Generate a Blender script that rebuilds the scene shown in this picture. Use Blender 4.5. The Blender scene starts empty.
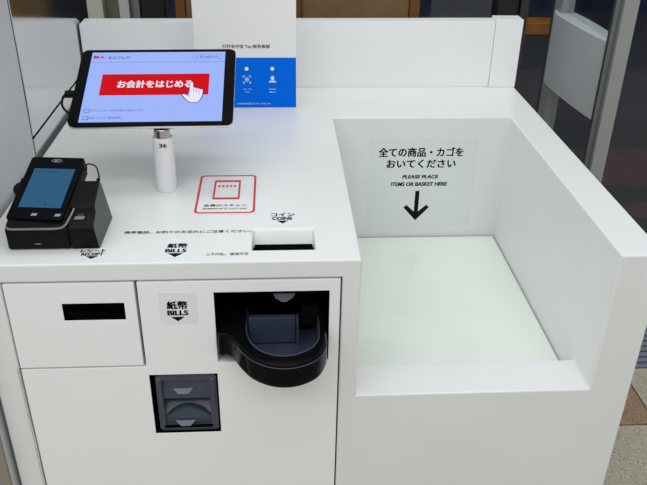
import bpy, bmesh, math, random
from mathutils import Vector, Matrix
random.seed(4)
C = bpy.context.scene.collection
H = 0.85                      # counter height; all shape coordinates below are measured from the counter top

# ---------------------------------------------------------------- camera
PITCH, ROLL, YAW = .5085, .0189, .0680
def cam_axes():
    f = Vector((math.sin(YAW)*math.cos(PITCH), math.cos(YAW)*math.cos(PITCH), -math.sin(PITCH)))
    r = Vector((math.cos(YAW), -math.sin(YAW), 0)); u = r.cross(f)
    return math.cos(ROLL)*r+math.sin(ROLL)*u, -math.sin(ROLL)*r+math.cos(ROLL)*u, f
cam = bpy.data.cameras.new('camera'); cam_o = bpy.data.objects.new('camera', cam); C.objects.link(cam_o)
_r, _u, _f = cam_axes()
cam_o.matrix_world = Matrix(((_r.x,_u.x,-_f.x,-.1131),(_r.y,_u.y,-_f.y,-.8775),(_r.z,_u.z,-_f.z,.5179+H),(0,0,0,1)))
cam.sensor_width = 36; cam.lens = 753.34/647*36; cam.clip_start = .02
bpy.context.scene.camera = cam_o

# ---------------------------------------------------------------- world, lights, exposure
vs = bpy.context.scene.view_settings
vs.view_transform = 'Standard'; vs.look = 'None'; vs.gamma = 1; vs.exposure = 0; vs.use_curve_mapping = False
w = bpy.data.worlds.new('world'); bpy.context.scene.world = w; w.use_nodes = True
nt = w.node_tree; nt.nodes.clear()
tc = nt.nodes.new('ShaderNodeTexCoord'); sp = nt.nodes.new('ShaderNodeSeparateXYZ')
cr = nt.nodes.new('ShaderNodeValToRGB'); mr = nt.nodes.new('ShaderNodeMapRange')
bg = nt.nodes.new('ShaderNodeBackground'); wo = nt.nodes.new('ShaderNodeOutputWorld')
nt.links.new(tc.outputs['Generated'], sp.inputs[0]); nt.links.new(sp.outputs['Y'], mr.inputs['Value'])
mr.inputs['From Min'].default_value = -1; mr.inputs['From Max'].default_value = 1
nt.links.new(mr.outputs[0], cr.inputs[0]); zr = nt.nodes.new('ShaderNodeMapRange'); zr.inputs['From Min'].default_value = .12; zr.inputs['From Max'].default_value = .42
mxw = nt.nodes.new('ShaderNodeMix'); mxw.data_type = 'RGBA'; 
for sk in mxw.inputs:
    if sk.type == 'RGBA' and sk.name == 'B': sk.default_value = (.56,.585,.60,1)        # pale ceiling overhead
nt.links.new(sp.outputs['Z'], zr.inputs['Value']); nt.links.new(zr.outputs[0], mxw.inputs[0])
nt.links.new(cr.outputs[0], [k_ for k_ in mxw.inputs if k_.type == 'RGBA' and k_.name == 'A'][0])
nt.links.new([k_ for k_ in mxw.outputs if k_.type == 'RGBA'][0], bg.inputs[0]); nt.links.new(bg.outputs[0], wo.inputs[0])
cr.color_ramp.elements[0].position = .55; cr.color_ramp.elements[0].color = (.61,.615,.605,1)   # lit shop behind the camera
cr.color_ramp.elements[1].position = .80; cr.color_ramp.elements[1].color = (.018,.021,.028,1) # dusk outside
bg.inputs[1].default_value = .97
def area(name, loc, sx, sy, power, rot=(0,0,0), col=(.95,.985,1)):
    l = bpy.data.lights.new(name, 'AREA'); l.shape = 'RECTANGLE'; l.size = sx; l.size_y = sy; l.energy = power; l.color = col
    o = bpy.data.objects.new(name, l); C.objects.link(o); o.location = (loc[0], loc[1], loc[2]+H); o.rotation_euler = rot
    return o
area('ceiling_lamp', (-.95, .45, 1.75), 3.4, .5, 13)
area('ceiling_lamp', (-.85,-.60, 1.75), 3.4, .5, 15)
area('ceiling_lamp', (-.75,-1.70, 1.75), 3.4, .5, 24)

# ---------------------------------------------------------------- materials
def mat(name, col, rough=.5, metal=0, noise=0, scale=20, bump=0, bscale=200, spec=None, coat=0, emit=0):
    m = bpy.data.materials.new(name); m.use_nodes = True
    t = m.node_tree; b = t.nodes['Principled BSDF']
    b.inputs['Base Color'].default_value = (*col, 1); b.inputs['Roughness'].default_value = rough; b.inputs['Metallic'].default_value = metal
    if spec is not None: b.inputs['Specular IOR Level'].default_value = spec
    if coat: b.inputs['Coat Weight'].default_value = coat
    if noise or bump:
        co = t.nodes.new('ShaderNodeTexCoord')
    if noise:
        n = t.nodes.new('ShaderNodeTexNoise'); n.inputs['Scale'].default_value = scale; n.inputs['Detail'].default_value = 6
        r = t.nodes.new('ShaderNodeValToRGB'); t.links.new(co.outputs['Object'], n.inputs['Vector']); t.links.new(n.outputs['Fac'], r.inputs[0])
        r.color_ramp.elements[0].position = .3; r.color_ramp.elements[1].position = .7
        r.color_ramp.elements[0].color = (*[c*(1-noise) for c in col], 1); r.color_ramp.elements[1].color = (*[min(1,c*(1+noise)) for c in col], 1)
        t.links.new(r.outputs[0], b.inputs['Base Color'])
    if bump:
        n2 = t.nodes.new('ShaderNodeTexNoise'); n2.inputs['Scale'].default_value = bscale
        bp = t.nodes.new('ShaderNodeBump'); bp.inputs['Strength'].default_value = bump; bp.inputs['Distance'].default_value = .001
        t.links.new(co.outputs['Object'], n2.inputs['Vector']); t.links.new(n2.outputs['Fac'], bp.inputs['Height']); t.links.new(bp.outputs[0], b.inputs['Normal'])
    if emit:
        b.inputs['Emission Color'].default_value = (*col, 1); b.inputs['Emission Strength'].default_value = emit
        b.inputs['Base Color'].default_value = (0,0,0,1); b.inputs['Specular IOR Level'].default_value = .05
    return m
def srgb(r, g, b):
    f = lambda c: (c/255/12.92) if c <= 10 else ((c/255+.055)/1.055)**2.4
    return (f(r), f(g), f(b))
M = {}
M['body'] = mat('white_solid_surface', (.785,.79,.78), .28, noise=.012, scale=9)
M['well'] = mat('white_shelf_sheet', (.80,.845,.775), .07, noise=.012, scale=9)
M['door'] = mat('white_painted_steel', (.865,.86,.86), .38, noise=.01, scale=6)
M['guard'] = mat('white_laminate', (.87,.875,.88), .30, noise=.01, scale=6)
M['caulk'] = mat('grey_sealant', (.55,.54,.50), .7, noise=.2, scale=80)
M['gap'] = mat('black_gap', (.006,.006,.006), .8, noise=.1, spec=0)
M['black'] = mat('black_plastic', (.006,.006,.007), .34, noise=.2, scale=60, spec=.09)
M['gloss'] = mat('gloss_black_plastic', (.004,.004,.005), .14, noise=.2, scale=60, spec=.06)
M['matte'] = mat('matte_black', (.003,.003,.0035), .8, noise=.2, scale=60, spec=0)
M['printer'] = mat('charcoal_plastic', (.070,.074,.076), .45, spec=.3, noise=.15, scale=120, bump=.2, bscale=900)
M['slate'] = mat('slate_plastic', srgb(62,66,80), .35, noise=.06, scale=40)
M['dark_slate'] = mat('dark_slate_plastic', srgb(56,62,80), .30, noise=.08, scale=40)
M['mouth'] = mat('smoked_plastic', srgb(52,66,84), .15, noise=.05, scale=40)
M['dim_mark'] = mat('dim_mark', srgb(126,128,142), .5, noise=.03)
M['mark'] = mat('grey_mark', srgb(146,146,158), .5, noise=.03)
M['silver'] = mat('silver_plastic', (.22,.22,.23), .3, metal=.6, noise=.04)
M['steel'] = mat('bare_steel_tube', (.50,.46,.42), .25, metal=1, noise=.15, scale=90)
M['alu'] = mat('aluminium_shell', (.75,.75,.76), .25, metal=1, noise=.02)
M['tube'] = mat('white_tube', (.78,.78,.79), .35, noise=.02)
M['ink'] = mat('black_ink', (.006,.006,.007), .7, noise=.1, spec=.1)
M['greyink'] = mat('grey_ink', (.07,.07,.08), .7, spec=.1, noise=.1)
M['red'] = mat('red_ink', srgb(205,50,40), .5, noise=.04)
M['film'] = mat('clear_film', (.745,.77,.765), .25, noise=.01)
M['label'] = mat('label_film', (.785,.79,.79), .35, noise=.01)
M['paper'] = mat('white_card', (.86,.85,.85), .45, noise=.01)
M['blue'] = mat('blue_print', srgb(0,108,230), .5, spec=.05, noise=.02)
M['white_print'] = mat('white_print', (.85,.87,.9), .5, noise=.02)
M['scr'] = mat('lit_screen', srgb(158,182,250), .1, emit=1)
M['scr_red'] = mat('lit_red', srgb(205,12,22), .1, emit=1)
M['scr_white'] = mat('lit_white', srgb(232,232,252), .1, emit=1)
M['scr_ink'] = mat('lit_dark_text', srgb(52,60,130), .1, emit=1)
M['scr_line'] = mat('lit_line', srgb(128,150,222), .1, emit=1)
M['scr_logo'] = mat('lit_logo', srgb(175,25,75), .1, emit=1)
M['tscr'] = mat('lit_terminal_screen', srgb(51,96,131), .1, emit=.9)
M['tscr_ink'] = mat('lit_terminal_text', srgb(40,72,118), .1, emit=.9)
M['post_alu'] = mat('anodised_frame', srgb(154,157,153), .5, metal=0, noise=.03)
M['post_dark'] = mat('dark_frame_line', srgb(70,72,72), .5, noise=.05)
M['plate'] = mat('push_plate_metal', srgb(206,212,214), .45, metal=0, noise=.04, scale=8)
M['bronze'] = mat('dark_bronze', srgb(42,42,36), .5, noise=.1)
M['blackpost'] = mat('black_column', (.004,.004,.005), .6, noise=.1)
M['pale'] = mat('pale_frame', srgb(172,173,155), .6, noise=.05)
M['olive'] = mat('olive_frame', srgb(98,96,76), .6, noise=.08)
M['bluegrey'] = mat('bluegrey_frame', srgb(168,172,178), .6, noise=.04)
M['midgrey'] = mat('grey_frame', srgb(118,122,125), .6, noise=.04)
M['board'] = mat('brown_board', srgb(122,96,62), .6, noise=.10, scale=30)
M['wood'] = mat('orange_brown_wood', srgb(112,72,28), .5, noise=.2, scale=14)
M['orange'] = mat('orange_paint', srgb(150,96,30), .6, noise=.3, scale=8)
M['navy'] = mat('navy_hoarding', srgb(16,30,64), .7, noise=.3, scale=2)
M['asphalt'] = mat('asphalt', (.026,.027,.031), .8, noise=.35, scale=60)
M['road'] = mat('road', (.016,.020,.030), .8, noise=.3, scale=30)
M['plum'] = mat('plum_paving', (.038,.031,.042), .8, noise=.15, scale=20)
M['redpave'] = mat('red_paving', (.060,.034,.038), .8, noise=.15, scale=20)
M['sill'] = mat('blue_grey_sill', srgb(118,124,140), .5, noise=.15, scale=60)
M['grout'] = mat('grout', (.025,.024,.022), .9, noise=.2)

def stainless():
    m = mat('brushed_stainless', (.70,.715,.73), .08, metal=1)
    t = m.node_tree; b = t.nodes['Principled BSDF']
    co = t.nodes.new('ShaderNodeTexCoord'); mp = t.nodes.new('ShaderNodeMapping'); n = t.nodes.new('ShaderNodeTexNoise')
    mp.inputs['Scale'].default_value = (200, 200, 3); n.inputs['Scale'].default_value = 1.0
    r = t.nodes.new('ShaderNodeMapRange'); r.inputs['To Min'].default_value = .08; r.inputs['To Max'].default_value = .15
    t.links.new(co.outputs['Object'], mp.inputs[0]); t.links.new(mp.outputs[0], n.inputs['Vector'])
    t.links.new(n.outputs['Fac'], r.inputs['Value']); t.links.new(r.outputs[0], b.inputs['Roughness'])
    return m
M['stainless'] = stainless()
M['satin'] = mat('satin_grey_panel', (.58,.595,.60), .42, metal=0, noise=.05, scale=5)
def terrazzo(name, base, dark, light):
    m = bpy.data.materials.new(name); m.use_nodes = True; t = m.node_tree; b = t.nodes['Principled BSDF']
    co = t.nodes.new('ShaderNodeTexCoord'); v = t.nodes.new('ShaderNodeTexVoronoi'); v.inputs['Scale'].default_value = 420
    r = t.nodes.new('ShaderNodeValToRGB'); s = t.nodes.new('ShaderNodeSeparateColor')
    t.links.new(co.outputs['Object'], v.inputs['Vector']); t.links.new(v.outputs['Color'], s.inputs[0]); t.links.new(s.outputs[0], r.inputs[0])
    e = r.color_ramp.elements; e[0].color = (*dark,1); e[1].color = (*light,1); k = e.new(.25); k.color = (*base,1); k = e.new(.75); k.color = (*base,1)
    t.links.new(r.outputs[0], b.inputs['Base Color']); b.inputs['Roughness'].default_value = .45
    return m
M['beige'] = terrazzo('beige_terrazzo', srgb(178,170,150), srgb(122,112,92), srgb(212,206,190))
M['brown'] = terrazzo('brown_terrazzo', srgb(150,120,94), srgb(96,72,54), srgb(196,166,134))
def glass():
    m = bpy.data.materials.new('pane_glass'); m.use_nodes = True; t = m.node_tree; t.nodes.clear()
    o = t.nodes.new('ShaderNodeOutputMaterial'); mx = t.nodes.new('ShaderNodeMixShader'); tr = t.nodes.new('ShaderNodeBsdfTransparent'); g = t.nodes.new('ShaderNodeBsdfGlossy')
    tr.inputs[0].default_value = (.88,.90,.92,1); g.inputs['Roughness'].default_value = .02; mx.inputs[0].default_value = .035
    t.links.new(tr.outputs[0], mx.inputs[1]); t.links.new(g.outputs[0], mx.inputs[2]); t.links.new(mx.outputs[0], o.inputs[0])
    return m
M['glass'] = glass()

# ---------------------------------------------------------------- helpers
def NB(): return bmesh.new()
def add_box(bm, lo, hi, bev=0, seg=2, mx=None):
    r = bmesh.ops.create_cube(bm, size=1); vs_ = r['verts']
    for v in vs_:
        v.co = Vector([lo[i]+(v.co[i]+.5)*(hi[i]-lo[i]) for i in range(3)])
    if bev:
        es = list({e for v in vs_ for e in v.link_edges})
        q = bmesh.ops.bevel(bm, geom=es, offset=bev, segments=seg, affect='EDGES', profile=.5)
        vs_ = list({v for f in q['faces'] for v in f.verts} | {v for v in vs_ if v.is_valid})
    if mx is not None:
        bmesh.ops.transform(bm, matrix=mx, verts=list({v for v in vs_ if v.is_valid}))
def add_prism(bm, poly, axis, lo, hi, mx=None):
    """poly in the two other axes (in x,y,z order), extruded along axis"""
    def P(a, b, c):
        return {0: (c,a,b), 1: (a,c,b), 2: (a,b,c)}[axis]
    A = [bm.verts.new(P(p[0], p[1], lo)) for p in poly]; B = [bm.verts.new(P(p[0], p[1], hi)) for p in poly]
    fs = [bm.faces.new(A), bm.faces.new(B[::-1])]
    n = len(poly)
    for i in range(n): fs.append(bm.faces.new((A[i], B[i], B[(i+1)%n], A[(i+1)%n])))
    bmesh.ops.recalc_face_normals(bm, faces=fs)
    if mx is not None: bmesh.ops.transform(bm, matrix=mx, verts=A+B)
def add_tube(bm, pts, r, n=10, close=True):
    pts = [Vector(p) for p in pts]; rings = []
    for i, p in enumerate(pts):
        t = (pts[min(i+1, len(pts)-1)]-pts[max(i-1, 0)]).normalized()
        a = t.cross(Vector((0,0,1)) if abs(t.z) < .9 else Vector((1,0,0))).normalized(); b = t.cross(a)
        rings.append([bm.verts.new(p+r*(math.cos(2*math.pi*k/n)*a+math.sin(2*math.pi*k/n)*b)) for k in range(n)])
    for A, B in zip(rings, rings[1:]):
        for k in range(n): bm.faces.new((A[k], A[(k+1)%n], B[(k+1)%n], B[k]))
    bm.faces.new(rings[0][::-1]); bm.faces.new(rings[-1])
    bmesh.ops.recalc_face_normals(bm, faces=bm.faces[:])
def spline(pts, n=8):
    out = []; P = [Vector(p) for p in pts]; P = [2*P[0]-P[1]]+P+[2*P[-1]-P[-2]]
    for i in range(1, len(P)-2):
        for k in range(n):
            t = k/n; a, b, c, d = P[i-1], P[i], P[i+1], P[i+2]
            out.append(.5*((2*b)+(c-a)*t+(2*a-5*b+4*c-d)*t*t+(3*b-a-3*c+d)*t**3))
    out.append(P[-2]); return out
def rrect(x0, y0, x1, y1, r, n=6):
    out = []
    for cx, cy, a0 in ((x1-r, y1-r, 0), (x0+r, y1-r, 90), (x0+r, y0+r, 180), (x1-r, y0+r, 270)):
        for k in range(n+1):
            a = math.radians(a0+90*k/n); out.append((cx+r*math.cos(a), cy+r*math.sin(a)))
    return out
def add_ring(bm, outer, inner, lo, hi, mx=None):
    """flat ring in local xy between two loops of equal length, from z lo to hi"""
    n = len(outer); V = []
    for z in (lo, hi):
        V.append([bm.verts.new((p[0], p[1], z)) for p in outer]); V.append([bm.verts.new((p[0], p[1], z)) for p in inner])
    fs = []
    for i in range(n):
        j = (i+1) % n
        fs += [bm.faces.new((V[2][i], V[2][j], V[3][j], V[3][i])), bm.faces.new((V[0][i], V[1][i], V[1][j], V[0][j])),
               bm.faces.new((V[0][i], V[0][j], V[2][j], V[2][i])), bm.faces.new((V[1][i], V[3][i], V[3][j], V[1][j]))]
    bmesh.ops.recalc_face_normals(bm, faces=fs)
    if mx is not None: bmesh.ops.transform(bm, matrix=mx, verts=[v for L in V for v in L])
def frame(o, a, b):
    a = Vector(a).normalized(); b = Vector(b).normalized(); n = a.cross(b)
    return Matrix(((a.x,b.x,n.x,o[0]),(a.y,b.y,n.y,o[1]),(a.z,b.z,n.z,o[2]),(0,0,0,1)))
TOPF = frame((0,0,0), (1,0,0), (0,1,0))
FRONTF = frame((0,0,0), (1,0,0), (0,0,1))          # local x = x, local y = z, local z = towards the customer
def at_y(y): return frame((0,y,0), (1,0,0), (0,0,1))
def add_text(bm, body, cx, cy, wd, ht, mx, lift=.0006, bold=0, th=.0002, shear=0):
    c = bpy.data.curves.new('txt', 'FONT'); c.body = body; c.size = 1; c.offset = min(bold*.3, .004); c.resolution_u = 3; c.shear = shear
    c.align_x = 'LEFT'
    o = bpy.data.objects.new('txt', c); C.objects.link(o); bpy.context.view_layer.update()
    me = bpy.data.meshes.new_from_object(o.evaluated_get(bpy.context.evaluated_depsgraph_get()))
    bpy.data.objects.remove(o); bpy.data.curves.remove(c)
    xs = [v.co.x for v in me.vertices]; ys = [v.co.y for v in me.vertices]
    if not xs: return
    sx = wd/(max(xs)-min(xs)); sy = ht/(max(ys)-min(ys)); mx_, my_ = (max(xs)+min(xs))/2, (max(ys)+min(ys))/2
    for dx, dy in (((0,0),) if not bold else ((-bold,-bold*.5),(bold,-bold*.5),(bold,bold*.5),(-bold,bold*.5))):
        m2 = me.copy()
        m2.transform(mx @ Matrix.Translation((cx, cy, lift)) @ Matrix.Diagonal((sx, sy, 1, 1)) @ Matrix.Translation((dx-mx_, dy-my_, 0)))
        bm.from_mesh(m2); bpy.data.meshes.remove(m2)
    bpy.data.meshes.remove(me)
def add_poly(bm, pts, mx, lift=.0006, th=.0003): add_prism(bm, pts, 2, lift-th, lift, mx)

def link(name, me, mats, parent):
    o = bpy.data.objects.new(name, me)
    for m in (mats if isinstance(mats, (list, tuple)) else [mats]): me.materials.append(m)
    C.objects.link(o)
    if parent is not None: o.parent = parent
    return o
def world_loc(o):
    l = Vector(o.location)
    while o.parent: o = o.parent; l += Vector(o.location)
    return l
def obj(name, bm, m, parent=None, smooth=30, base=None):
    """vertices arrive in counter-top coordinates"""
    me = bpy.data.meshes.new(name); bm.to_mesh(me); bm.free()
    off = Vector((0,0,H)) - (world_loc(parent) if parent else Vector(base or (0,0,0)))
    me.transform(Matrix.Translation(off))
    if smooth:
        for p in me.polygons: p.use_smooth = True
        me.set_sharp_from_angle(angle=math.radians(smooth))
    o = link(name, me, m, parent)
    if smooth:
        wn_ = o.modifiers.new('weighted', 'WEIGHTED_NORMAL'); wn_.keep_sharp = True; wn_.weight = 100
    if not parent and base: o.location = base
    return o
def tag(o, label, cat, group=None):
    o['label'] = label; o['category'] = cat
    if group: o['group'] = group
    return o
def thing(name, label, cat, loc, group=None):
    o = bpy.data.objects.new(name, None); C.objects.link(o); o.location = (loc[0], loc[1], loc[2]+H); o.empty_display_size = .05
    return tag(o, label, cat, group)
def struct(name, bm, m, parent=None, **k):
    o = obj(name, bm, m, parent, **k)
    if parent is None: o['kind'] = 'structure'
    return o
def plab(o, s): o['label'] = s; return o
def boolean(bm, cutters, bevel=0, seg=3):
    """subtract closed cutter meshes from bm and round the edges"""
    me = bpy.data.meshes.new('tmp'); bm.to_mesh(me); bm.free(); o = bpy.data.objects.new('tmp', me); C.objects.link(o); cs = []
    for c in cutters:
        cm = bpy.data.meshes.new('cut'); c.to_mesh(cm); c.free(); co = bpy.data.objects.new('cut', cm); C.objects.link(co); cs.append(co)
        md = o.modifiers.new('b', 'BOOLEAN'); md.operation = 'DIFFERENCE'; md.solver = 'EXACT'; md.object = co
    if bevel:
        bv = o.modifiers.new('v', 'BEVEL'); bv.width = bevel; bv.segments = seg; bv.limit_method = 'ANGLE'; bv.angle_limit = math.radians(40); bv.use_clamp_overlap = True
    bpy.context.view_layer.update()
    out = bpy.data.meshes.new_from_object(o.evaluated_get(bpy.context.evaluated_depsgraph_get()))
    b = bmesh.new(); b.from_mesh(out); bpy.data.meshes.remove(out); bpy.data.objects.remove(o)
    for c in cs: bpy.data.objects.remove(c)
    return b
def box_bm(lo, hi, bev=0, seg=2):
    b = NB(); add_box(b, lo, hi, bev, seg); return b

# ================================================================ the setting
FZ = -H
bm = NB()
add_box(bm, (-2.4,-2.6,FZ-.06), (2.4,.80,FZ-.003)); bm.faces.ensure_lookup_table()
n0 = len(bm.faces)
xl = [.872-.302*k for k in range(-5, 11)]; yl = [.797, .566, .264, -.038, -.34, -.642, -.944, -1.246, -1.548, -1.85, -2.152, -2.45]
fidx = []
for i in range(len(xl)-1):
    for j in range(len(yl)-1):
        x1, x0, y1, y0 = xl[i]-.002, xl[i+1]+.002, yl[j]-.002, yl[j+1]+.002
        k0 = len(bm.faces); add_box(bm, (x0,y0,FZ-.004), (x1,y1,FZ)); bm.faces.ensure_lookup_table()
        mi = 2 if (i == 5 and j == 0) or ((i*3+j*5) % 11 == 4 and j > 1) else 1
        for f in bm.faces[k0:]: f.material_index = mi
struct('floor', bm, [M['grout'], M['beige'], M['brown']], smooth=0)
# steel door track just outside the tiles
bm = NB(); add_box(bm, (-2.4,.815,FZ-.05), (2.4,1.02,FZ-.012))
for k in range(7): add_box(bm, (-2.4,.835+k*.026,FZ-.012), (2.4,.849+k*.026,FZ-.004), .002, 1)
struct('trim_1', bm, M['sill'])
# street
for nm, y0, y1, m in (('outside_pavement',1.02,1.78,'asphalt'),('outside_paving',1.78,1.92,'redpave'),('outside_pavement',1.92,2.09,'asphalt'),
                      ('outside_paving',2.09,2.52,'redpave'),('outside_pavement',2.52,2.93,'asphalt'),('outside_paving',2.93,3.88,'plum'),('street_road',3.88,5.6,'road')):
    struct(nm, box_bm((-5,y0,FZ-.08),(7,y1,FZ-.02)), M[m], smooth=0)
bm = NB()
x = -5
while x < 7:
    add_prism(bm, [(x,5.6),(x+.16,5.6),(x+.20,5.66),(x+.36,5.66),(x+.40,5.6),(x+.40,5.75),(x,5.75)], 2, FZ-.05, 1.4); x += .40
struct('street_wall', bm, M['navy'], smooth=0)

# stainless partition on the left
WX = -.5305
bm = NB()
add_box(bm, (WX-.026,-.012,FZ), (WX,.3605,.60), .0015, 2)
bm.faces.ensure_lookup_table()
for f_ in bm.faces: f_.material_index = 1
add_box(bm, (WX-.026,.3665,.0385), (WX,.868,.60), .0015, 2)
add_box(bm, (WX-.026,.3665,FZ), (WX,.868,.0345), .0015, 2)
wl = struct('wall_left', bm, [M['stainless'], M['satin']])
struct('trim_9', box_bm((WX-.027,-.020,FZ), (WX+.0005,-.0125,.60), .001), mat('brown_grey_edge', srgb(140,131,120), .5, noise=.06, scale=12))
o = struct('panel_core', box_bm((WX-.022,.0,FZ+.002), (WX-.0025,.86,.595)), M['gap'], wl, smooth=0)

# window and posts behind the counter
FY = 1.25
bm = NB(); add_box(bm, (-.63,FY,FZ), (-.580,FY+.06,1.5), .003); tr = struct('trim_2', bm, M['pale'])
struct('trim_3', box_bm((-.580,FY+.03,FZ), (-.537,FY+.06,1.5)), M['olive'])
struct('trim_4', box_bm((-.535,FY-.01,FZ), (-.508,FY+.06,1.5), .002), M['bluegrey'])
struct('trim_5', box_bm((-.507,FY+.01,FZ), (-.484,FY+.06,1.5), .002), M['midgrey'])
struct('trim_6', box_bm((-.482,FY+.02,FZ), (-.418,FY+.06,1.5), .002), M['blackpost'])
struct('trim_7', box_bm((.508,FY+.0,FZ), (.568,FY+.06,1.5), .002), M['blackpost'])
wn = struct('window_1', box_bm((-.417,FY+.03,FZ+.05), (.508,FY+.036,1.45)), M['glass'], smooth=0)
bm = NB(); add_box(bm, (-.417,FY+.015,FZ-.01), (.508,FY+.055,FZ+.05), .002); add_box(bm, (-.417,FY+.015,1.45), (.508,FY+.055,1.5), .002)
struct('window_frame', bm, M['post_alu'], wn)
struct('trim_8', box_bm((.570,FY-.01,FZ), (.594,FY+.05,1.5), .002), M['bronze'])

# glass door leaf standing open on the right, its plane running away from the camera
DX = .809
d = thing('door_1', 'glass door leaf', 'door', (DX,1.33,FZ-.01)); del d['label']; del d['category']; d['kind'] = 'structure'
obj('near_stile', box_bm((DX,1.118,FZ+.01), (DX+.041,1.178,1.45), .002), M['post_alu'], d)
bm = NB(); add_box(bm, (DX-.003,1.124,FZ+.01), (DX+.001,1.140,1.45), .001); plab(obj('stile_groove', bm, M['midgrey'], d), 'grey groove line')
bm = NB(); add_box(bm, (DX-.003,1.170,FZ+.01), (DX+.001,1.179,1.45), .001); plab(obj('stile_groove', bm, M['post_dark'], d), 'dark groove line')
obj('far_stile', box_bm((DX,1.56,FZ+.01), (DX+.041,1.628,1.45), .002), M['post_alu'], d)
obj('edge_seal', box_bm((DX+.002,1.630,FZ+.01), (DX+.038,1.655,1.45), .002), M['post_dark'], d)
obj('bottom_rail', box_bm((DX+.004,1.178,FZ+.01), (DX+.037,1.56,FZ+.12), .003), M['post_alu'], d)
obj('top_rail', box_bm((DX+.004,1.178,1.35), (DX+.037,1.56,1.45), .003), M['post_alu'], d)
obj('pane', box_bm((DX+.017,1.176,FZ+.11), (DX+.024,1.562,1.36)), M['glass'], d, smooth=0)
bm = NB()   # bowed push plate
arc = [(p.x, p.y) for p in spline([(.815,1.172,0),(.803,1.27,0),(.793,1.38,0),(.787,1.48,0),(.789,1.56,0),(.804,1.605,0)], 5)]
back = [(p.x, p.y) for p in spline([(.853,1.605,0),(.866,1.47,0),(.868,1.31,0),(.858,1.172,0)], 5)]
add_prism(bm, arc+back, 2, -.236, -.007)
plab(obj('push_plate', bm, M['plate'], d, smooth=40), 'bowed grey push plate')

# ================================================================ background things
k = thing('cabinet', 'brown panelled wooden cabinet behind the white back guard', 'cabinet', (-.06,1.05,FZ-.01))
bm = NB()
obj('carcass', box_bm((-.352,1.0,FZ+.01), (.236,1.19,.5), .003), M['board'], k)
for x0, x1 in ((-.352,-.329),(-.070,-.050),(.214,.238)):
    obj('stile', box_bm((x0,.985,FZ), (x1,1.003,.5), .002), M['wood'], k)
for x0, x1 in ((-.329,-.070),(-.050,.214)):
    obj('door_panel', box_bm((x0+.002,.992,FZ+.04), (x1-.002,1.001,.49), .001), M['board'], k)
tag(obj('street_barrier', box_bm((1.0,4.80,FZ-.02), (2.03,5.00,FZ+.07), .01), M['orange'], base=(1.5,5.0,FZ-.02+H)), 'low orange barrier block on the dark street outside', 'barrier')

# ================================================================ the self checkout counter
XL, WW, T, YW, YB = -.5240, .362, .0645, .563, .762
XR = WW+T; ZL, YLIP, ZF = -.238, .0739, -.2743
kio = thing('self_checkout_counter', 'white self checkout counter with a basket well and cash openings', 'counter', (-.05,.4,FZ))
body = box_bm((XL,0,FZ), (XR,.792,0))
def cut(lo, hi): return box_bm(lo, hi)
well = NB(); add_prism(well, [(-.1,.1),(-.1,ZL),(YLIP,ZL),(YLIP,ZF-.012),(YW,ZF-.012),(YW,.1)], 0, 0, WW)
doorcut = cut((-.487,-.1,-.80), (-.0262,.14,-.0283))
coin = NB(); add_prism(coin, [(.031,.05),(.031,-.026),(.0795,-.026),(.082,-.018),(.093,0),(.1,.05)], 0, -.150, -.0625)
body = boolean(body, [well, doorcut, coin], .0032, 3)
obj('body', body, M['body'], kio, smooth=40)
obj('basket_shelf', box_bm((.0015,YLIP+.0005,ZF-.0118), (WW-.0025,YW-.0035,ZF), .0008, 1), M['well'], kio)
g = NB(); add_prism(g, [(-.5275,0),(.3655,0),(.3655,.1470),(-.5215,.1425),(-.5275,.1365)], 1, YB, YB+.034)
g = boolean(g, [], .0015, 2); obj('back_guard', g, M['guard'], kio, smooth=40)
obj('guard_end_cap', box_bm((.366,YB-.003,0), (.4265,YB+.042,.1505), .0018, 2), M['guard'], kio, smooth=40)
obj('door_recess', box_bm((-.4865,.100,-.7995), (-.0267,.104,-.0288)), M['gap'], kio, smooth=0)

plab(obj('shelf_gap_shade', box_bm((.0005,YW-.0036,ZF-.010), (WW-.0008,YW-.0006,ZF-.0035)), M['gap'], kio, smooth=0), 'black strip shading the gap behind the shelf')  # black strip added in the gap to stand in for its shade
# front door: one big L shaped leaf with two openings
fd = NB(); add_prism(fd, [(-.4845,-.1745),(-.3065,-.1745),(-.3065,-.0305),(-.0285,-.0305),(-.0285,-.79),(-.4845,-.79)], 1, 0, .020)
fd = boolean(fd, [cut((-.2035,-.1,-.1685),(-.0435,.1,-.0490)), cut((-.3045,-.1,-.3025),(-.2055,.1,-.1895))], .0008, 2)
obj('front_door', fd, M['door'], kio, smooth=40)
rh = boolean(box_bm((-.4845,0,-.1715),(-.3105,.020,-.0305)), [cut((-.4105,-.1,-.0905),(-.3265,.1,-.0630))], .0008, 2)
rh = obj('receipt_hatch', rh, M['door'], kio, smooth=40)
bm = NB(); add_box(bm, (-.4105,.014,-.0905), (-.3265,.0155,-.0630)); add_box(bm, (-.4085,.005,-.0715), (-.3285,.014,-.0640), .001); add_box(bm, (-.4085,.007,-.0895), (-.3285,.014,-.0815), .001)
for lo_, hi_ in (((-.4106,.0004,-.0906),(-.4098,.015,-.0629)),((-.3272,.0004,-.0906),(-.3264,.015,-.0629)),((-.4106,.0004,-.0906),(-.3264,.015,-.0898)),((-.4106,.0004,-.0637),(-.3264,.015,-.0629))): add_box(bm, lo_, hi_)
plab(obj('receipt_slot', bm, M['matte'], rh), 'black receipt slot')
bm = NB()
pts = [(-.4872+random.uniform(-.0006,.0006), -.0012, -.17-.022*i) for i in range(28)]
add_tube(bm, pts, .0016, 6); plab(obj('caulk_bead', bm, M['caulk'], kio), 'rough grey sealant line')

# coin slot in the top
bm = NB(); add_box(bm, (-.1495,.0315,-.0259), (-.063,.079,-.0235)); add_box(bm, (-.148,.060,-.0236), (-.0645,.080,-.0185), .001)
plab(obj('coin_slot', bm, M['matte'], kio), 'black coin slot mouth')

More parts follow.
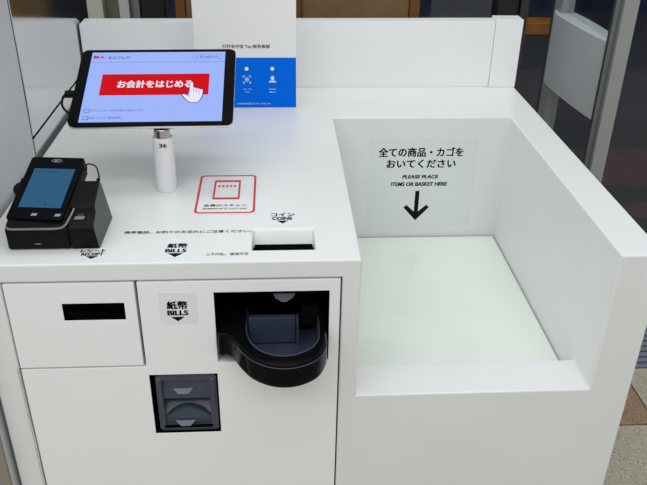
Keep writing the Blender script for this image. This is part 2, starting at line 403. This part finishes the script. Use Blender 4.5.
# coin dispenser
cd = NB()
add_box(cd, (-.2055,.088,-.170), (-.0415,.0905,-.0475)); add_box(cd, (-.2055,.0202,-.0485), (-.0415,.09,-.0465)); add_box(cd, (-.2055,.0202,-.1725), (-.0415,.09,-.170))
add_box(cd, (-.2036,.0006,-.1200), (-.2028,.0202,-.0489)); add_box(cd, (-.2036,.0006,-.0498), (-.0434,.0202,-.0489)); add_box(cd, (-.0443,.0006,-.1684), (-.0434,.0202,-.0489))
add_box(cd, (-.2065,.0202,-.1725), (-.2045,.09,-.0465)); add_box(cd, (-.0425,.0202,-.1725), (-.0405,.09,-.0465))
cd = obj('coin_dispenser', cd, M['matte'], kio, smooth=0); plab(cd, 'black coin return opening')
OUT = [(-.2015,.06),(-.2015,-.004),(-.191,-.009),(-.179,-.021),(-.168,-.042),(-.152,-.064),(-.130,-.079),(-.107,-.084),(-.085,-.080),(-.064,-.067),(-.052,-.047),(-.047,-.020),(-.0455,.06)]
INN = [(-.160,.05),(-.161,.015),(-.161,.002),(-.159,-.012),(-.154,-.029),(-.143,-.046),(-.126,-.058),(-.107,-.062),(-.089,-.058),(-.071,-.046),(-.061,-.029),(-.0575,-.006),(-.057,.05)]
so = [(p.x,p.y) for p in spline([(*p,0) for p in OUT], 5)]; si = [(p.x,p.y) for p in spline([(*p,0) for p in INN], 5)]
ZR, ZB = -.1125, -.1535
def off(loop, d, c=(-.107,.0)):
    out = []
    for i, p in enumerate(loop):
        a = loop[max(i-1,0)]; b = loop[min(i+1,len(loop)-1)]; t = Vector((b[0]-a[0], b[1]-a[1])).normalized(); out.append((p[0]-t.y*d, p[1]+t.x*d))
    return out
def loops(bm, rows, closed=True):
    R = [[bm.verts.new((p[0],p[1],z)) for p in lp] for lp, z in rows]
    n = len(R[0])
    for A, B in zip(R, R[1:]):
        for i in range(n-1): bm.faces.new((A[i], A[i+1], B[i+1], B[i]))
    return R
bm = NB()
rows = [(off(so,.012),ZB),(off(so,.004),ZB+.001),(off(so,.001),ZB+.004),(so,ZB+.009),(so,ZR-.006),(off(so,.0012),ZR-.0048),(off(so,.0012),ZR-.003),(off(so,.003),ZR-.0005),(off(so,.005),ZR),(si,ZR)]
R = loops(bm, rows); bm.faces.new(R[0])
bmesh.ops.recalc_face_normals(bm, faces=bm.faces[:]); plab(obj('coin_cup', bm, M['gloss'], cd, smooth=50), 'glossy black rounded coin cup')
bm = NB(); rows = [(si,ZR+.0002),(off(si,.0015),ZR-.002),(off(si,.004),ZB+.008),(off(si,.012),ZB+.004)]
R = loops(bm, rows); bm.faces.new(R[-1]); bmesh.ops.recalc_face_normals(bm, faces=bm.faces[:])
obj('cup_basin', bm, M['dark_slate'], cd, smooth=50)
def line_along(loop, z0, r): 
    b = NB(); add_tube(b, [(p[0], p[1], z0) for p in loop], r, 6); return b
plab(obj('basin_rim', line_along(si, ZR, .0010), M['slate'], cd), 'slate rim line of the cup')
plab(obj('cup_highlight', line_along([p for p in so if p[1] < -.020][3:], ZR-.0045, .0007), M['slate'], cd), 'painted highlight along the cup edge')  # thin pale tube stands in for the highlight on the cup edge
bm = NB()
for k2 in range(7): add_box(bm, (-.128+k2*.0065,-.046+abs(k2-3)*.002,ZB+.004), (-.1255+k2*.0065,-.012,ZB+.0075), .0006, 1)
obj('basin_ribs', bm, M['slate'], cd)
bm = NB(); add_box(bm, (-.158,.014,ZB+.006), (-.090,.024,-.1025), .002); add_box(bm, (-.0895,.006,ZB+.010), (-.086,.024,-.1010), .001)
plab(obj('coin_flap', bm, M['dark_slate'], cd), 'smoky dark flap')
bm = NB(); add_box(bm, (-.082,.03,-.128), (-.056,.06,-.098), .002); obj('side_block', bm, M['black'], cd)
bm = NB(); add_poly(bm, [(-.122,-.0705),(-.0905,-.0705),(-.094,-.0775),(-.1035,-.0845),(-.1095,-.0845),(-.119,-.0775)][::-1], at_y(.028), th=.002)
add_box(bm, (-.108,.028,-.08), (-.105,.088,-.076))
plab(obj('funnel_mark', bm, M['dim_mark'], cd), 'pale grey funnel shaped mark')

# bill dispenser
bd = NB()
add_box(bd, (-.3065,.062,-.3045), (-.2035,.064,-.1875)); add_box(bd, (-.3065,.0202,-.1895), (-.2035,.062,-.1875)); add_box(bd, (-.3065,.0202,-.3045), (-.2035,.062,-.3025))
add_box(bd, (-.3065,.0202,-.3045), (-.3045,.062,-.1875)); add_box(bd, (-.2055,.0202,-.3045), (-.2035,.062,-.1875))
bd = obj('bill_dispenser', bd, M['matte'], kio, smooth=0); plab(bd, 'dark recessed bill outlet')
mxb = at_y(0.0)
bm = NB()
for lo_, hi_ in (((-.3046,.0004,-.3026),(-.3036,.021,-.1894)),((-.2064,.0004,-.3026),(-.2054,.021,-.1894)),((-.3046,.0004,-.3026),(-.2054,.021,-.3016)),((-.3046,.0004,-.1904),(-.2054,.021,-.1894))): add_box(bm, lo_, hi_)
obj('outlet_surround', bm, M['matte'], bd)
bm = NB(); add_ring(bm, rrect(-.2975,-.3010,-.2085,-.1935,.006), rrect(-.2885,-.2895,-.2190,-.2040,.003), -.022, -.004, mxb); obj('bezel', bm, M['slate'], bd)
for x_ in (-.2955,-.2175):
    bm = NB(); add_prism(bm, [(.0045,-.198),(.0015,-.202),(.0015,-.252),(.0045,-.258)], 0, x_, x_+.006); obj('bezel_rail', bm, M['slate'], bd)
bm = NB(); add_prism(bm, [(.016,-.2042),(.0075,-.2225),(.0065,-.2400),(.022,-.2400),(.022,-.2042)], 0, -.2883, -.2192); obj('upper_flap', bm, M['dark_slate'], bd)
bm = NB(); add_prism(bm, [(.046,-.2405),(.020,-.262),(.010,-.2725),(.0085,-.2893),(.050,-.2893),(.050,-.2405)], 0, -.2883, -.2192); obj('outlet_chute', bm, M['slate'], bd)
bm = NB(); top = [(-.2865+.066*t/14, -.2730+.0165*math.sin(math.pi*t/14)) for t in range(15)]
bot = [(-.2205-.066*t/14, -.2730-.006*math.sin(math.pi*t/14)) for t in range(1,14)]
add_prism(bm, top+bot, 1, .0040, .016); bm = boolean(bm, [], .001, 2)
plab(obj('eye_window', bm, M['mouth'], bd), 'eye shaped smoked window')
bm = NB(); n_ = len(top); add_ring(bm, [(p[0], p[1]+.0012) for p in top]+[(p[0], p[1]-.0006) for p in top[::-1]], top+[(p[0], p[1]-.0004) for p in top[::-1]], -.0045, -.0035, mxb); obj('eye_rim', bm, M['dark_slate'], bd)
bm = NB(); add_box(bm, (-.2900,.0030,-.2955), (-.2175,.0060,-.2900), .0006); obj('lower_slot', bm, M['matte'], bd)
for zz, yy in ((-.2215,.0055),(-.2815,.0024)):
    bm = NB(); add_poly(bm, [(-.2655,zz-.0095),(-.2515,zz-.0095),(-.2440,zz),(-.2730,zz)], at_y(yy), th=.003)
    plab(obj('pale_mark', bm, M['dim_mark'], bd), 'pale grey trapezoid mark')

# ---- stickers and printed words on the counter
def down_tri(cx, top, wd, ht): return [(cx-wd/2,top),(cx,top-ht),(cx+wd/2,top)]
def label3(name, lab, rect, mx, jp, en, jbox, ebox, tri, mater='label'):
    b = NB(); add_poly(b, rrect(rect[0],rect[1],rect[2],rect[3],.001,2), mx, .0004, .0003)
    s = plab(obj(name, b, M[mater], kio, smooth=0), lab)
    b = NB(); add_text(b, jp, *jbox, mx, bold=.034 if name != 'receipt_label' else .05); add_text(b, en, *ebox, mx, bold=.045); add_poly(b, down_tri(*tri), mx)
    obj('lettering', b, M['ink'], s, smooth=0)
label3('coin_label', 'clear label reading coins with a down arrow', (-.135,.1005,-.080,.150), TOPF, 'コイン', 'COINS', (-.1065,.1365,.035,.0115), (-.1075,.1240,.029,.0092), (-.1070,.1170,.017,.0090))
label3('bill_label', 'clear label reading bills on the counter top', (-.281,.011,-.229,.065), TOPF, '紙幣', 'BILLS', (-.2535,.0455,.027,.0125), (-.2545,.0318,.028,.0092), (-.2540,.0245,.021,.0105))
label3('bill_label', 'clear label reading bills on the front door', (-.279,-.099,-.228,-.0475), FRONTF, '紙幣', 'BILLS', (-.2545,-.0680,.028,.0130), (-.2545,-.0808,.028,.0080), (-.2550,-.0875,.019,.0075))
label3('receipt_label', 'clear label reading receipt beside the payment terminal', (-.388,.010,-.348,.042), TOPF, 'レシート', 'RECEIPT', (-.3665,.0345,.033,.0080), (-.3660,.0252,.029,.0075), (-.3655,.0200,.017,.0075))
b = NB(); add_text(b, '携帯電話、お釣りのお忘れにご注意ください。', -.2430, .0865, .181, .0080, TOPF, lift=.0004, bold=.008)
plab(obj('printed_notice', b, M['greyink'], kio, smooth=0), 'long printed line of writing on the counter top')
b = NB(); add_text(b, '二千円札、使用不可', -.1835, .0205, .058, .0070, TOPF, lift=.0004, bold=.008)
plab(obj('printed_notice', b, M['greyink'], kio, smooth=0), 'short printed line of writing left of the coin slot')
# red scan sticker
b = NB(); add_poly(b, rrect(-.2435,.140,-.1455,.287,.007), TOPF, .0004, .0003); st = plab(obj('scan_sticker', b, M['label'], kio, smooth=0), 'red bordered phone scan sticker on the counter top')
b = NB(); add_ring(b, rrect(-.2405,.1435,-.1485,.2835,.008), rrect(-.2370,.1475,-.1520,.2795,.006), .0003, .0006)
add_ring(b, rrect(-.2160,.1915,-.1735,.2635,.003), rrect(-.2130,.1985,-.1765,.2565,.001), .0003, .0006)
for k2 in range(5): add_poly(b, [(-.2075+.0062*k2+.0021*math.cos(a*math.pi/4), .2405+.004*math.sin(a*math.pi/4)) for a in range(8)], TOPF)
add_text(b, '会員IDスキャン', -.1945, .1705, .066, .0085, TOPF, bold=.012); add_text(b, 'MEMBERSHIP ID SCAN HERE', -.1945, .1590, .066, .0042, TOPF, bold=.01)
obj('red_print', b, M['red'], st, smooth=0)
# basket sign on the back wall of the well
BW = at_y(YW)
b = NB(); add_poly(b, rrect(.078,-.247,.302,-.046,.002,2), BW, .0004, .0003); sg = plab(obj('basket_sign', b, M['film'], kio, smooth=0), 'clear sign with a black down arrow in the basket well')
b = NB()
add_text(b, '全ての商品・カゴを', .1845, -.0755, .177, .0205, BW, bold=.028); add_text(b, 'おいてください', .1865, -.1015, .145, .0185, BW, bold=.028)
add_text(b, 'PLEASE PLACE', .1870, -.1310, .0760, .0078, BW, bold=.040, shear=.15); add_text(b, 'ITEMS OR BASKET HERE', .1855, -.1480, .1200, .0085, BW, bold=.040, shear=.15)
obj('lettering', b, M['ink'], sg, smooth=0)
b = NB(); cx = .1835
add_poly(b, [(cx-.0045,-.164),(cx-.0045,-.213),(cx-.0215,-.197),(cx-.0275,-.203),(cx,-.2345),(cx+.0275,-.203),(cx+.0215,-.197),(cx+.0045,-.213),(cx+.0045,-.164)], BW)
obj('arrow', b, M['ink'], sg, smooth=0)

# ================================================================ standing card
cdp = thing('display_card', 'tall white card with a blue lower half standing against the white back guard', 'sign', (-.1725,.64,0))
CY = .620; CF = at_y(CY)
bm = NB(); add_box(bm, (-.274,CY,.002), (-.073,CY+.003,.285), .0006, 1); add_box(bm, (-.274,CY,0), (-.073,CY+.075,.003), .0008, 1)
obj('stand', bm, M['paper'], cdp)
b = NB(); add_poly(b, [(-.2738,.0025),(-.0732,.0025),(-.0732,.106),(-.2738,.106)], CF, .0004, .0003); bl = obj('blue_panel', b, M['blue'], cdp, smooth=0)
for cx, kind_, t1, t2, w1, w2 in ((-.1725,'scan','扫一扫','付款',.016,.008), (-.121,'person','完成支付','确认',.015,.013)):
    b = NB(); add_poly(b, [(cx+.004*math.cos(a*math.pi/6), .0835+.004*math.sin(a*math.pi/6)) for a in range(12)], CF); obj('step_dot', b, M['white_print'], bl, smooth=0)
    b = NB(); cz = .0615
    if kind_ == 'scan':
        for sx in (-1,1):
            for sz in (-1,1):
                P6 = [(.008,.008),(.008,.004),(.0068,.004),(.0068,.0068),(.004,.0068),(.004,.008)]
                add_poly(b, [(cx+sx*p[0], cz+sz*p[1]) for p in P6], CF)
        for zz in (-.003,0,.003): add_poly(b, [(cx-.004,cz+zz-.0007),(cx+.004,cz+zz-.0007),(cx+.004,cz+zz+.0007),(cx-.004,cz+zz+.0007)], CF)
    else:
        add_poly(b, [(cx+.0035*math.cos(a*math.pi/6), cz+.003+.0045*math.sin(a*math.pi/6)) for a in range(12)], CF)
        add_poly(b, [(cx-.008,cz-.006),(cx+.008,cz-.006),(cx+.005,cz-.0025),(cx-.005,cz-.0025)], CF)
    obj('step_icon', b, M['white_print'], bl, smooth=0)
    b = NB(); add_text(b, t1, cx, .0415, w1, .0030, CF); add_text(b, t2, cx, .0355, w2, .0028, CF); obj('step_lettering', b, M['white_print'], bl, smooth=0)
b = NB(); add_text(b, '付款时请出示 95 17 95 00', -.1600, .0110, .068, .0034, CF); obj('footer_lettering', b, M['white_print'], bl, smooth=0)
b = NB(); add_text(b, '打开支付宝 Tax 联系客服', -.172, .1285, .094, .0072, CF, lift=.0007, bold=.006); obj('caption', b, M['greyink'], cdp, smooth=0)

# ================================================================ tablet stand, tablet, cable
PX, PY = -.2905, .2335
ts = thing('tablet_stand', 'white tube stand with a bare steel pole under the tablet', 'stand', (PX,PY,0))
def cyl(bm, c, r, z0, z1, n=32, bev=.001):
    pts = [(r-bev,z0),(r,z0+bev),(r,z1-bev),(r-bev,z1)]
    R = [[bm.verts.new((c[0]+rr*math.cos(2*math.pi*k/n), c[1]+rr*math.sin(2*math.pi*k/n), z)) for k in range(n)] for rr, z in pts]
    for A, B in zip(R, R[1:]):
        for k in range(n): bm.faces.new((A[k], A[(k+1)%n], B[(k+1)%n], B[k]))
    bm.faces.new(R[0][::-1]); bm.faces.new(R[-1])
bm = NB(); cyl(bm, (PX,PY), .0160, 0, .0895); tb = obj('tube', bm, M['tube'], ts)
bm = NB(); cyl(bm, (PX,PY), .0125, .0895, .1035); st_ = obj('pole', bm, M['steel'], ts); plab(st_, 'bare steel pole')
bm = NB(); add_text(bm, '36', 0, 0, .0110, .0060, frame((PX+.002,PY-.0162,.0805),(1,.0,0),(0,0,1)), lift=.0006, bold=.02); obj('number', bm, M['greyink'], tb, smooth=0)
TM = frame((-.3049,.2983,.1498), (.99988,-.0106,.01096), (.00505,.90835,.41818))
bm = NB(); add_box(bm, (-.010,-.080,-.0165), (.036,.03,-.0092), .002, 2, TM); obj('mount_plate', bm, M['black'], ts)

tab = thing('tablet', 'black framed tablet showing a red start button on a blue screen', 'tablet', (-.305,.298,.145))
hw, hh = .1253, .0871
bm = NB(); add_prism(bm, rrect(-hw,-hh,hw,hh,.011), 2, -.0085, -.0031, TM); bm = boolean(bm, [], .0012, 2)
obj('housing', bm, M['alu'], tab, smooth=40)
bm = NB(); add_prism(bm, rrect(-hw+.0003,-hh+.0003,hw-.0003,hh-.0003,.0108), 2, -.0032, 0, TM); obj('front_glass', bm, M['gloss'], tab)
bm = NB(); add_poly(bm, [(-.1083,-.0803),(.1080,-.0803),(.1080,.0800),(-.1083,.0800)], TM, .0003, .0002); sc = plab(obj('screen', bm, M['scr'], tab, smooth=0), 'lit pale blue screen')
bm = NB(); add_poly(bm, [(-.0852,-.0219),(.0848,-.0219),(.0848,.0267),(-.0852,.0267)], TM, .0005, .0001); plab(obj('start_button', bm, M['scr_red'], sc, smooth=0), 'red start button')
bm = NB(); add_text(bm, 'お会計をはじめる', -.0005, .0030, .1170, .0170, TM, lift=.0008, bold=.030); obj('button_lettering', bm, M['scr_white'], sc, smooth=0)
hand = [(.0555,.0050),(.0575,.0065),(.0595,.0050),(.0605,-.0070),(.0625,-.0060),(.0640,-.0085),(.0662,-.0072),(.0680,-.0100),(.0702,-.0088),(.0722,-.0110),(.0745,-.0105),(.0760,-.0130),(.0752,-.0260),(.0720,-.0350),(.0690,-.0395),(.0580,-.0395),(.0520,-.0345),(.0470,-.0270),(.0440,-.0230),(.0455,-.0215),(.0490,-.0220),(.0535,-.0265)]
bm = NB(); add_poly(bm, hand[::-1], TM, .0011, .0001); plab(obj('hand_pointer', bm, M['scr_white'], sc, smooth=0), 'white pointing hand')
bm = NB(); n = len(hand); cxx = sum(p[0] for p in hand)/n; cyy = sum(p[1] for p in hand)/n
hs = [(cxx+(p[0]-cxx)*1.10, cyy+(p[1]-cyy)*1.05) for p in hand]; add_ring(bm, hs, hand, .0009, .0010, TM)
for x_, y_ in ((.0617,-.0085),(.0658,-.0100),(.0700,-.0118)): add_poly(bm, [(x_,y_-.0085),(x_+.0007,y_-.0085),(x_+.0003,y_),(x_-.0004,y_)], TM, .0013, .0001)
add_poly(bm, [(.0545,-.0270),(.0552,-.0270),(.0552,-.0050),(.0545,-.0050)], TM, .0013, .0001); obj('hand_outline', bm, M['scr_ink'], sc, smooth=0)
bm = NB(); add_text(bm, '無人', -.0960, .0682, .0180, .0070, TM, lift=.0006, bold=.045); obj('header_logo', bm, M['scr_logo'], sc, smooth=0)
bm = NB(); add_text(bm, 'セルフレジ', -.0640, .0668, .0350, .0070, TM, lift=.0006, bold=.02); obj('header_title', bm, M['scr_ink'], sc, smooth=0)
bm = NB(); add_text(bm, '? English', .0790, .0672, .0360, .0062, TM, lift=.0006); obj('language_button', bm, M['scr_ink'], sc, smooth=0)
for cz, t_, cx, w_ in ((-.0555,'ポイントカードをお持ちの方はこちら',-.0530,.0790), (-.0712,'商品スキャン 領収証発行',-.0690,.0500)):
    bm = NB(); add_ring(bm, rrect(-.1030,cz-.0038,-.0950,cz+.0038,.0004,2), rrect(-.1024,cz-.0031,-.0956,cz+.0031,.0004,2), .0003, .0005, TM)
    add_text(bm, t_, cx, cz, w_, .0052, TM, lift=.0006); obj('check_line', bm, M['scr_ink'], sc, smooth=0)
bm = NB()
for y0 in (.0550,): add_poly(bm, [(-.1080,y0),(.1078,y0),(.1078,y0+.0012),(-.1080,y0+.0012)], TM, .0005, .0001)
obj('header_rule', bm, M['scr_line'], sc, smooth=0); bm = NB()
add_ring(bm, rrect(.0560,.0620,.1030,.0735,.003), rrect(.0566,.0627,.1024,.0728,.0026), .0003, .0005, TM)
obj('button_outline', bm, M['scr_line'], sc, smooth=0)

cb = thing('charging_cable', 'black plug and looped cable on the left edge of the tablet', 'cable', (-.43,.28,.12))
bm = NB(); add_box(bm, (-.1400,-.0175,-.0090), (-.1255,-.0075,-.0005), .0015, 2, TM); obj('plug', bm, M['black'], cb)
bm = NB(); pts = spline([(-.139,-.0125,-.005),(-.1425,-.020,-.006),(-.1415,-.034,-.008),(-.1345,-.044,-.011),(-.122,-.050,-.014),(-.10,-.052,-.016),(-.06,-.05,-.017),(-.036,-.048,-.0145)], 6)
add_tube(bm, [TM @ p for p in pts], .0019, 8); obj('cord', bm, M['black'], cb)

# ================================================================ payment terminal
pt = thing('payment_terminal', 'black card payment terminal with a blue lit screen and a small printer', 'payment terminal', (-.42,.09,0))
bm = NB(); add_prism(bm, [(.0420,.0),(.0385,.004),(.0375,.033),(.044,.0370),(.135,.066),(.150,.050),(.150,0)], 0, -.4810, -.3970); bm = boolean(bm, [], .0025, 3)
obj('base', bm, M['black'], pt, smooth=40)
prof = [(.0415,0),(.0385,.004),(.0365,.033),(.041,.0385),(.0625,.0455),(.0655,.0540),(.0700,.0570),(.115,.0690),(.120,.066),(.1330,.010),(.1345,0)]
bm = NB()
A = [bm.verts.new((-.3965, y, z)) for y, z in prof]; B = [bm.verts.new((-.3595-.10*z, y, z)) for y, z in prof]
bm.faces.new(A); sidef = bm.faces.new(B[::-1]); n = len(prof)
for i in range(n): bm.faces.new((A[i], B[i], B[(i+1)%n], A[(i+1)%n]))
bmesh.ops.recalc_face_normals(bm, faces=bm.faces[:]); bm = boolean(bm, [], .0015, 2)
pr = obj('printer', bm, M['black'], pt, smooth=40)
bm = NB(); pf2 = [(y*.97+.0028, z*.95+.001) for y, z in prof]
A = [bm.verts.new((-.3593-.10*z, y, z)) for y, z in pf2]; B = [bm.verts.new((-.3588-.10*z, y, z)) for y, z in pf2]
bm.faces.new(A); bm.faces.new(B[::-1])
for i in range(n): bm.faces.new((A[i], B[i], B[(i+1)%n], A[(i+1)%n]))
bmesh.ops.recalc_face_normals(bm, faces=bm.faces[:]); obj('side_cover', bm, M['printer'], pr, smooth=0)
PF = frame((-.383,.051,.0425), (1,0,0), (0,.951,.309))
bm = NB(); add_poly(bm, [(-.007,-.003),(.006,-.003),(.007,.003),(-.006,.003)], PF, .0008, .0006); add_poly(bm, [(-.003,.005),(.004,.005),(.004,.006),(-.003,.006)], PF, .0008, .0006); obj('button_mark', bm, M['silver'], pr, smooth=0)
bm = NB(); pts = spline([(-.4790,.0400,.0360),(-.476,.0378,.0345),(-.470,.0370,.0340),(-.440,.0370,.0340),(-.412,.0370,.0342),(-.4015,.0400,.0365),(-.3965,.0500,.0425),(-.3935,.0600,.0475),(-.3925,.0680,.0510)], 6)
add_tube(bm, pts, .0016, 8); plab(obj('silver_trim', bm, M['silver'], pt), 'silver trim strip')
bm = NB(); add_poly(bm, [(-.446,.0105),(-.440,.0095),(-.434,.0105),(-.440,.0118)], at_y(.0385), .0008, .0008); obj('emblem', bm, M['silver'], pt, smooth=0)
HM = frame((-.4363,.1057,.0648), (.99262,-.12032,.01531), (.10695,.92778,.35746))
bm = NB(); add_prism(bm, rrect(-.0405,-.0610,.0375,.0600,.004), 2, -.0125, 0, HM); bm = boolean(bm, [], .0015, 2); hs_ = obj('handset', bm, M['gloss'], pt, smooth=40)
bm = NB(); add_prism(bm, rrect(-.034,-.055,.0410,.0480,.003), 2, -.0190, -.0045, HM); bm = boolean(bm, [], .0015, 2); obj('cradle', bm, M['black'], pt, smooth=40)
bm = NB(); add_box(bm, (-.0395,-.0665,-.0200), (.0330,-.0560,-.0070), .0015, 2, HM); cs_ = obj('card_slot', bm, M['black'], pt)
bm = NB(); add_box(bm, (-.0250,-.0668,-.0122), (.0190,-.0655,-.0105), .0003, 1, HM); obj('slot_line', bm, M['printer'], cs_)
bm = NB(); add_prism(bm, [(-.0435+.0095*math.cos(a*math.pi/8), .004+.0115*math.sin(a*math.pi/8)) for a in range(16)], 2, -.022, -.0065, HM); bm = boolean(bm, [], .002, 2); obj('side_knob', bm, M['black'], pt, smooth=40)
bm = NB(); add_poly(bm, [(-.0290,-.0400),(.0303,-.0400),(.0303,.0355),(-.0290,.0355)], HM, .0004, .0003); ds = plab(obj('display', bm, M['tscr'], hs_, smooth=0), 'lit blue display')
bm = NB()
def arc_ring(b, cx, cy, rx, ry, t, mx):
    o_ = [(cx+rx*math.cos(a*math.pi/12), cy+ry*math.sin(a*math.pi/12)) for a in range(24)]; i_ = [(cx+(rx-t)*math.cos(a*math.pi/12), cy+(ry-t)*math.sin(a*math.pi/12)) for a in range(24)]
    add_ring(b, o_, i_, .0001, .0005, mx)
arc_ring(bm, -.0010, .0517, .0082, .0034, .0006, HM); add_text(bm, ')))', .0010, .0517, .0060, .0045, HM, lift=.0006); add_poly(bm, [(-.005,.0500),(-.001,.0500),(0,.0530),(-.004,.0530)], HM)
obj('contactless_mark', bm, M['mark'], hs_, smooth=0)
for cx in (-.0025,.0302):
    bm = NB(); add_poly(bm, [(cx-.0045,-.0555),(cx+.0030,-.0555),(cx+.0045,-.0510),(cx-.0030,-.0510)], HM); obj('key_mark', bm, M['mark'], hs_, smooth=0)
bm = NB(); add_poly(bm, [(-.0260,.0280),(.0060,.0280),(.0060,.0290),(-.0260,.0290)], HM, .0006, .0001); obj('display_line', bm, M['tscr_ink'], hs_, smooth=0)
bm = NB(); add_poly(bm, [(.006,-.036),(.009,-.036),(.009,-.033),(.006,-.033)], HM, .0006, .0001); obj('display_mark', bm, M['tscr_ink'], hs_, smooth=0)
bm = NB(); add_poly(bm, [(.0415,-.0215),(.0440,-.0215),(.0440,-.0190),(.0415,-.0190)], HM, -.0035, .0015); obj('side_light', bm, M['mark'], pt, smooth=0)
bm = NB(); pts = spline([HM @ Vector((.0415,.044,-.010)), (-.3890,.151,.0790), (-.3760,.143,.0800), (-.3690,.128,.0760), (-.3665,.118,.0690)], 8)
add_tube(bm, pts, .0011, 8); obj('link_cable', bm, M['black'], pt)
bm = NB(); bmesh.ops.create_uvsphere(bm, u_segments=12, v_segments=8, radius=.0028, matrix=Matrix.Translation((-.3675,.117,.0695))); obj('cable_plug', bm, M['black'], pt)
